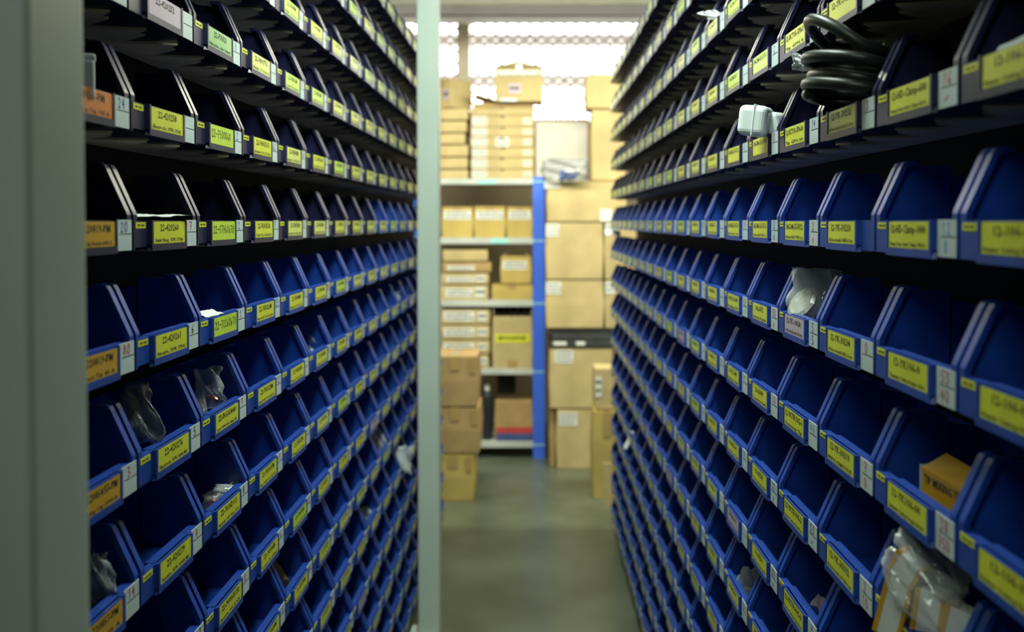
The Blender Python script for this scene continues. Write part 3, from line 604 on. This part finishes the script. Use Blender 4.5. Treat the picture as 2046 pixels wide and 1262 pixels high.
SUP = []
for i, (a_, b_) in enumerate(SHELF): SUP.append((sx0, sx1, SY, SY + SD, Z(a_, SY)))
def carton(name, lab, x0, x1, y0, y1, Y, depth, mat='carton', labels=(), tape=True, rz=0.0, notch=False, flaps=True, group=None, drop=None):
    """carton whose front face fills the pixels x0..x1, y0..y1 at distance Y; labels: (x0, x1, y0, y1, material, print lines)"""
    a, b = P(x0, y1, Y), P(x1, y0, Y)
    w = b.x - a.x; z0 = a.z if drop is None else drop
    for (u0, u1, v0, v1, zt_) in SUP:
        if drop is None and abs(zt_ - a.z) < 0.03 and min(u1, b.x) - max(u0, a.x) > 0.2 * w and min(v1, Y + depth) - max(v0, Y) > 0.05: z0 = max(z0, zt_ + 0.0008) if z0 != a.z else zt_ + 0.0008
    h = b.z - z0
    SUP.append((a.x, b.x, Y, Y + depth, b.z + (0.0075 if flaps and not notch else 0.0018)))
    o = empty(name, ((a.x + b.x) / 2, Y + depth / 2, z0), rz)
    tag(o, lab, 'box', group)
    rr = random.Random(int(x0 * 7 + y0))
    g = 0.0025
    mb = MB(); n = 5
    # slightly bulged walls
    bul = min(0.006, h * 0.03)
    vs = []
    for zi, zz in enumerate((0, h * 0.5, h - g)):
        e = bul if zi == 1 else 0
        vs += [(-w / 2 - e, -depth / 2 - e * .6, zz), (w / 2 + e, -depth / 2 - e * .6, zz), (w / 2 + e, depth / 2 + e * .6, zz), (-w / 2 - e, depth / 2 + e * .6, zz)]
    fs = [(3, 2, 1, 0)] + [(4 * r + i, 4 * r + (i + 1) % 4, 4 * r + 4 + (i + 1) % 4, 4 * r + 4 + i) for r in range(2) for i in range(4)] + [(8, 9, 10, 11)]
    mb.add(vs, fs); mb.build('carton_body', M[mat], o, bevel=0.003)
    if notch:
        MB().box(-w / 2 - 0.002, w / 2 + 0.002, -depth / 2 - 0.003, depth / 2, h - g, h + 0.001).build('lid', M[mat], o, bevel=0.001)
        MB().add([(-.012, -depth / 2 - .0045, h * .86), (.012, -depth / 2 - .0045, h * .86), (0.006, -depth / 2 - .0045, h), (-0.006, -depth / 2 - .0045, h)], [(0, 1, 2, 3)]).build('thumb_notch', M['rail'], o)
    elif flaps:
        for s in (-1, 1):
            t = rr.uniform(0.0, 0.006)
            m2 = MB(); ya, yb = (-depth / 2, -0.0015) if s < 0 else (0.0015, depth / 2)
            ta, tb = (0, t) if s < 0 else (t, 0)
            m2.add([(-w / 2, ya, h - g), (w / 2, ya, h - g), (w / 2, yb, h - g + tb), (-w / 2, yb, h - g + tb), (-w / 2, ya, h), (w / 2, ya, h), (w / 2, yb, h + tb), (-w / 2, yb, h + tb)],
                   [(0, 3, 2, 1), (4, 5, 6, 7), (0, 1, 5, 4), (1, 2, 6, 5), (2, 3, 7, 6), (3, 0, 4, 7)])
            if ta: pass
            m2.build('flap', M[mat], o)
    if tape:
        tw = min(0.025, w * 0.14)
        MB().box(-tw, tw, -depth / 2 - bul * .6 - 0.0012, -depth / 2 + 0.002, h * 0.72, h + 0.0005).box(-tw, tw, -depth / 2, depth / 2, h, h + 0.0012).build('tape', M['tape'], o)
    for (lx0, lx1, ly0, ly1, lm, nl) in labels:
        p, q = P(lx0, ly1, Y), P(lx1, ly0, Y)
        ax, bx = p.x - (a.x + b.x) / 2, q.x - (a.x + b.x) / 2; az, bz = p.z - z0, q.z - z0
        yf = -depth / 2 - bul * 0.6 - 0.0018
        l = MB().box(ax, bx, yf, yf + 0.0012, az, bz).build('shipping_label', M[lm], o)
        if nl:
            pm = MB(); rr2 = random.Random(int(lx0))
            for i in range(nl):
                zz = bz - (bz - az) * (i + 0.7) / (nl + 0.4); xx = ax + (bx - ax) * 0.08
                while xx < bx - (bx - ax) * 0.12:
                    ww = rr2.uniform(.05, .16) * (bx - ax); pm.quad((xx, yf - .0003, zz - .12 * (bz - az) / nl), (min(bx, xx + ww), yf - .0003, zz - .12 * (bz - az) / nl), (min(bx, xx + ww), yf - .0003, zz + .2 * (bz - az) / nl), (xx, yf - .0003, zz + .2 * (bz - az) / nl)); xx += ww + .03 * (bx - ax)
            pm.build('print', M['ink'], l)
    return o
def stack(lst, **kw):
    for i, t in enumerate(lst): carton(*t, **kw)
Y1 = SY + 0.02
T0 = Z(357, SY)
# flat cartons on the top shelf, middle pile, from the shelf upwards
seams = [(338, 357), (315.5, 338), (295, 315.5), (273.5, 295), (253.5, 273.5), (231, 253.5), (215, 231)]
nm = ['lowest', 'second from the bottom', 'third from the bottom', 'fourth from the bottom', 'fifth from the bottom', 'sixth from the bottom', 'topmost flat one']
for i, (a, b) in enumerate(seams):
    ls = [(943, 973, a + 2, b - 3, 'paper', 2), (1045, 1061, a + 5, b - 6, 'paper', 1)] if i < 6 else []
    if i == 3: ls.append((990, 1017, a + 1, b - 2, 'paper', 2))
    dx = R.uniform(-1.5, 1.5)
    carton('flat_carton', f'flat brown carton in the middle pile on the top shelf, {nm[i]}', 942 + dx, 1067 + dx, a, b, Y1, 0.33, labels=ls, tape=False, notch=True, group='flat cartons piled on the top shelf')
o = carton('open_carton', 'brown carton with a raised lid on the middle pile of the top shelf', 945, 1064, 205, 215, Y1, 0.33, mat='carton_dark', tape=False, flaps=False)
w = X(1064, Y1) - X(945, Y1); hh = Z(205, Y1) - Z(215, Y1)
MB().add([(-w / 2, -.165, hh + .055), (w * -.12, -.165, hh + .012), (w * -.12, .165, hh + .012), (-w / 2, .165, hh + .055), (-w / 2, -.165, hh + .060), (w * -.12, -.165, hh + .017), (w * -.12, .165, hh + .017), (-w / 2, .165, hh + .060)],
         [(0, 3, 2, 1), (4, 5, 6, 7), (0, 1, 5, 4), (1, 2, 6, 5), (2, 3, 7, 6), (3, 0, 4, 7)]).build('raised_lid', M['carton'], o)
o = carton('taped_carton', 'brown carton with silvery tape and a pink label, topmost on the pile', 990, 1084, 134, 205, Y1 - 0.04, 0.22, labels=[(1016, 1041, 167, 187, 'pink', 1)], tape=False, flaps=False)
w = X(1084, Y1) - X(990, Y1); hh = Z(134, Y1) - Z(205, Y1)
MB().add([(-w / 2, -.11, hh - .002), (w / 2, -.11, hh - .002), (w / 2, .0, hh + .004), (-.02, 0, hh + .035), (-w / 2, 0, hh), (-.02, -.10, hh + .030), (w / 2, .11, hh), (-w / 2, .11, hh)], [(0, 1, 5), (0, 5, 3, 4), (1, 2, 3, 5), (2, 6, 3), (3, 6, 7), (3, 7, 4)]).build('flap', M['carton'], o)
tp = MB(); n = 14
for i in range(n):
    xa, xb = -w * .47 + w * .93 * i / n, -w * .47 + w * .93 * (i + 1) / n
    za = hh - .030 + .003 * math.sin(i * 2.1); zb = hh - .030 + .003 * math.sin((i + 1) * 2.1)
    tp.add([(xa, -.1185 - .002 * (i % 2), za - .03), (xb, -.1185 - .002 * ((i + 1) % 2), zb - .03), (xb, -.1185 - .002 * ((i + 1) % 2), zb), (xa, -.1185 - .002 * (i % 2), za)], [(0, 1, 2, 3)])
tp.build('tape_strip', M['cleartape'], o); MB().box(-.018, .018, -.1165, -.113, hh * .8, hh + .004).build('tape', M['cleartape'], o); MB().box(-w * .4, -w * .05, -.1165, -.113, 0.001, .018).build('tape_strip', M['cleartape'], o)
# left pile on the top shelf
pile = [(339, 357, 935), (315, 339, 934), (290, 315, 935), (266.5, 290, 929), (242, 266.5, 932), (217, 242, 935)]
for i, (a, b, x1) in enumerate(pile):
    carton('flat_carton', f'plain flat carton in the pile beside the green post, {["lowest", "second from the bottom", "third from the bottom", "fourth from the bottom, narrowest", "fifth from the bottom", "topmost flat one"][i]}', 846 + (i % 3) * 3, x1, a, b, Y1, 0.33, tape=False, notch=False, flaps=True, group='flat cartons beside the green post')
o = carton('turned_carton', 'carton turned cornerwise on the pile beside the green post', 876, 926, 157, 217, Y1 + 0.02, 0.20, tape=True, rz=math.radians(-38), labels=[(907, 922, 178, 200, 'pink', 1)])
# second shelf: three cartons with white labels
for i, (a, b) in enumerate(((884, 944), (948, 1009), (1013, 1063))):
    carton('small_carton', f'small square carton with a white label on the second shelf, {["beside the green post", "in the middle", "beside the blue upright"][i]}', a, b, 413 + (i == 2), 475, Y1, 0.24, mat='carton_yellow', tape=True, labels=[(a + 3, b - 3, 421, 438, 'paper', 2)], group='small cartons on the second shelf')
# third shelf
for i, (a, b, x0, x1, L) in enumerate(((570, 600, 880, 975, 1), (546, 570, 882, 976, 1), (524, 546, 884, 981, 1), (499, 524, 885, 974, 0))):
    carton('flat_carton', f'flat carton on the third shelf, {["lowest of its pile, white label", "second of its pile, two white labels", "third of its pile, sagging wider lid", "topmost of its pile without a label"][i]}', x0, x1, a, b, Y1, 0.32, mat='carton' if i != 2 else 'carton_dark', tape=False,
           labels=[(x0 + 10, x0 + 65, a + 6, b - 7, 'paper', 2)] + ([(x0 + 69, x0 + 88, a + 4, b - 7, 'paper', 1)] if L and i < 2 else []) if L else [], group='flat cartons on the third shelf')
carton('flat_carton', 'low yellowish carton under a handled carton on the third shelf', 983, 1064, 569, 600, Y1, 0.30, mat='carton_yellow', group='flat cartons on the third shelf')
o = carton('handled_carton', 'small carton with a raised paper handle on the third shelf', 1001, 1061, 512, 569, Y1 + 0.01, 0.22, mat='carton_yellow', tape=False, labels=[(1004, 1053, 521, 538, 'paper', 2)])
w = X(1061, Y1) - X(1001, Y1); hh = Z(512, Y1) - Z(569, Y1)
MB().tube([(-w * .4, -.08, hh), (0, -.06, hh + .048), (w * .4, -.08, hh)], .004, 6).build('handle', M['carton'], o)
# fourth shelf
for i, (a, b, L) in enumerate(((709, 737, 0), (680, 709, 1), (650, 680, 1), (617, 650, 1))):
    carton('flat_carton', f'flat carton on the fourth shelf, {["lowest of its pile, without a wide label", "second of its pile, white label", "third of its pile, white label", "topmost of its pile, torn white label"][i]}', 881, 978 - (i == 0) * 2, a, b, Y1, 0.32, mat='carton', tape=False, labels=([(887, 947, a + 5, b - 9, 'paper', 2)] if L else []) + [(955, 972, a + 6, b - 10, 'paper', 1)], group='flat cartons on the fourth shelf')
o = carton('open_carton', 'tall open carton with a yellow label on the fourth shelf', 985, 1063, 632, 737, Y1, 0.30, tape=False, flaps=False, labels=[(990, 1058, 667, 684, 'yellow', 1), (1015, 1034, 720, 736, 'tape', 0)])
w = X(1063, Y1) - X(985, Y1); hh = Z(632, Y1) - Z(737, Y1)
MB().box(-w / 2, -w / 2 + .004, -.15, .15, hh - .003, hh + .05).box(w / 2 - .004, w / 2, -.15, .15, hh - .003, hh + .05).box(-w / 2, w / 2, .146, .15, hh - .003, hh + .05).build('open_wall', M['carton'], o)
bt = MB()
for i in range(5): bt.tube([(-w * .4 + i * w * .19, -.10 + .03 * (i % 2), hh + .002), (-w * .36 + i * w * .19, .10, hh + .03)], .016, 7)
o2 = bt.build('contents', M['blackcloth'], o)
# bottom shelf
o = carton('printed_carton', 'worn brown carton with red and blue bands on the bottom shelf', 990, 1063, 803, 882, Y1, 0.30, mat='carton_dark', tape=False, labels=[(992, 1063, 853, 865, 'red', 0), (992, 1063, 865, 879, 'print', 0)])
for i, (lab, x0, x1, y0, y1, mt) in enumerate((('black upright case behind the printed carton on the bottom shelf', 993, 1030, 752, 882, 'blackcloth'), ('dark grey bottle-like can on the bottom shelf beside left cartons', 962, 983, 772, 882, 'rail'))):
    a, b = P(x0, y1, Y1 + .33 * (i == 0)), P(x1, y0, Y1 + .33 * (i == 0)); ww, hh = b.x - a.x, (b.z - a.z) * (.88 if i == 0 else 1)
    e = empty('dark_case' if i == 0 else 'dark_can', ((a.x + b.x) / 2, Y1 + .05 + .33 * (i == 0), Z(882, SY) + .0008)); tag(e, lab, 'case' if i == 0 else 'can')
    if i == 0:
        MB().box(-ww / 2, ww / 2, -.04, .04, 0, hh * .9).build('case_body', M[mt], e, bevel=.006); MB().box(-ww / 2, ww / 2, -.04, .04, hh * .91, hh).build('case_lid', M[mt], e, bevel=.006)
    else:
        r = ww / 2
        MB().tube([(0, 0, 0), (0, 0, hh * .8), (0, 0, hh * .88), (0, 0, hh * .9)], [r, r, r * .6, r * .45], 14).build('can_body', M[mt], e, smooth=False); MB().tube([(0, 0, hh * .9), (0, 0, hh)], r * .5, 12).build('can_cap', M['paper'], e)
# cartons on the floor at the end of the left rack
YL = 5.24
for i, (a, b, x0, x1, mt) in enumerate(((908, 1005, 866, 945, 'carton_yellow'), (815, 908, 862, 957, 'carton_dark'), (712, 815, 864, 953, 'carton_dark'))):
    carton('stacked_carton', f'brown carton by the end of the left rack, {["standing on the floor", "middle of three", "topmost of three"][i]}', x0, x1, a, b, YL, 0.33, mat=mt, labels=[((x1 - 14, x1 - 3, a + 2, a + 34, 'tape', 0))], drop=0.0 if i == 0 else None, group='cartons stacked at the end of the left rack')
# cartons at the end of the right rack
YR = 5.93
carton('stacked_carton', 'brown carton on the floor beside the blue upright, white label', 1113, 1188, 818, 940, YR, 0.36, labels=[(1117, 1153, 823, 850, 'paper', 3)], drop=0.0, tape=False, group='labelled cartons piled beyond the right rack')
carton('narrow_carton', 'narrow dark carton edge on the floor beside the blue upright', 1099, 1109, 818, 935, YR + 0.05, 0.30, mat='carton_dark', drop=0.0, tape=False)
carton('stacked_carton', 'wide brown carton with white label under the dark flat pads', 1099, 1223, 694, 818, YR, 0.36, labels=[(1108, 1145, 699, 725, 'paper', 3)], tape=False, group='labelled cartons piled beyond the right rack')
zp = Z(694, YR)
pd = empty('dark_pads', (X(1160, YR), YR + .18, zp)); tag(pd, 'dark flat pads lying between the brown cartons, white tags', 'pads')
hp = (Z(655, YR) - zp) / 3
for i in range(3): MB().box(X(1098, YR) - X(1160, YR) + .012 * (i % 2), X(1224, YR) - X(1160, YR), -.19 + .012 * i, .18, hp * i + .0005, hp * (i + 1) - .001).build('pad', M['blackcloth'], pd, bevel=.006)
for a, b in ((1106, 1132), (1151, 1169)): MB().box(X(a, YR) - X(1160, YR), X(b, YR) - X(1160, YR), -.1925, -.1905, hp * .4, hp * .95).build('white_tag', M['paper'], pd)
for (lab, x0, x1, y0, y1, lb) in (('brown carton resting on the dark pads, white label at its corner', 1092, 1205, 560, 655, (1091, 1121, 563, 587, 'paper', 3)), ('brown carton level with the third shelf, white label at its corner', 1092, 1204, 445, 560, (1091, 1117, 447, 472, 'paper', 3)),
                              ('carton half hidden behind the right rack, resting on the dark pads', 1209.5, 1270, 560, 655, (1209, 1228, 563, 586, 'paper', 2)), ('carton half hidden behind the right rack, level with the third shelf', 1209, 1270, 445, 560, (1209, 1232, 447, 470, 'paper', 2))):
    carton('stacked_carton', lab, x0, x1, y0, y1, YR, 0.36, labels=[lb], tape=False, group='labelled cartons piled beyond the right rack')
carton('stacked_carton', 'broad plain carton topping the pile beside the blue upright', 1094, 1250, 362, 445, YR, 0.36, labels=[(1088, 1119, 364, 376, 'paper', 2), (1199, 1222, 418, 442, 'paper', 0)], tape=False, group='labelled cartons piled beyond the right rack')
carton('upright_carton', 'tall narrow carton standing on the broad carton before the window', 1183, 1250, 219, 362, YR + 0.08, 0.22, tape=False)
carton('upright_carton', 'carton capping the tall narrow one, in front of the window mesh', 1172, 1250, 148, 219, YR + 0.07, 0.24, tape=False)
bd = empty('framed_board', (X(1122, 6.2), 6.2, Z(362, YR))); tag(bd, 'pale translucent board with a thin brown edge leaning below the window', 'board')
bw, bh = X(1173, 6.2) - X(1071, 6.2), Z(243, 6.2) - Z(362, YR)
MB().box(-bw / 2, bw / 2, 0, .008, 0, bh).build('board_sheet', M['board'], bd)
for nme, b in (('edge_strip', (-bw / 2, bw / 2, -.004, .012, bh, bh + .016)), ('edge_strip', (bw / 2, bw / 2 + .014, -.004, .012, 0, bh + .016))): MB().box(*b).build(nme, M['brown'], bd)
carton('yellow_carton', 'tall yellowish carton standing on the floor beside the end of the right rack', 1186, 1240, 822, 1002, 5.28, 0.24, mat='carton_yellow', drop=0.0, labels=[(1205, 1216, 835, 872, 'tape', 0)])
carton('small_carton', 'small brown carton on the tall yellowish carton by the right rack', 1189, 1240, 737, 822, 5.30, 0.20, labels=[(1190, 1202, 752, 792, 'paper', 2)], tape=False)
lb = MB().box(0, X(1224, 5.16) - X(1207, 5.16), 0, .012, 0, Z(925, 5.16)).build('leaning_board', M['carton'], None, (X(1207, 5.16), 5.16, 0.0)); tag(lb, 'beige board upright on the floor against the tall yellowish carton', 'board')
db = carton('dark_box', 'small black box on the floor under the bottom shelf', 946, 984, 913, 934, SY + 0.0, 0.12, mat='blackcloth', tape=False, drop=0.0)
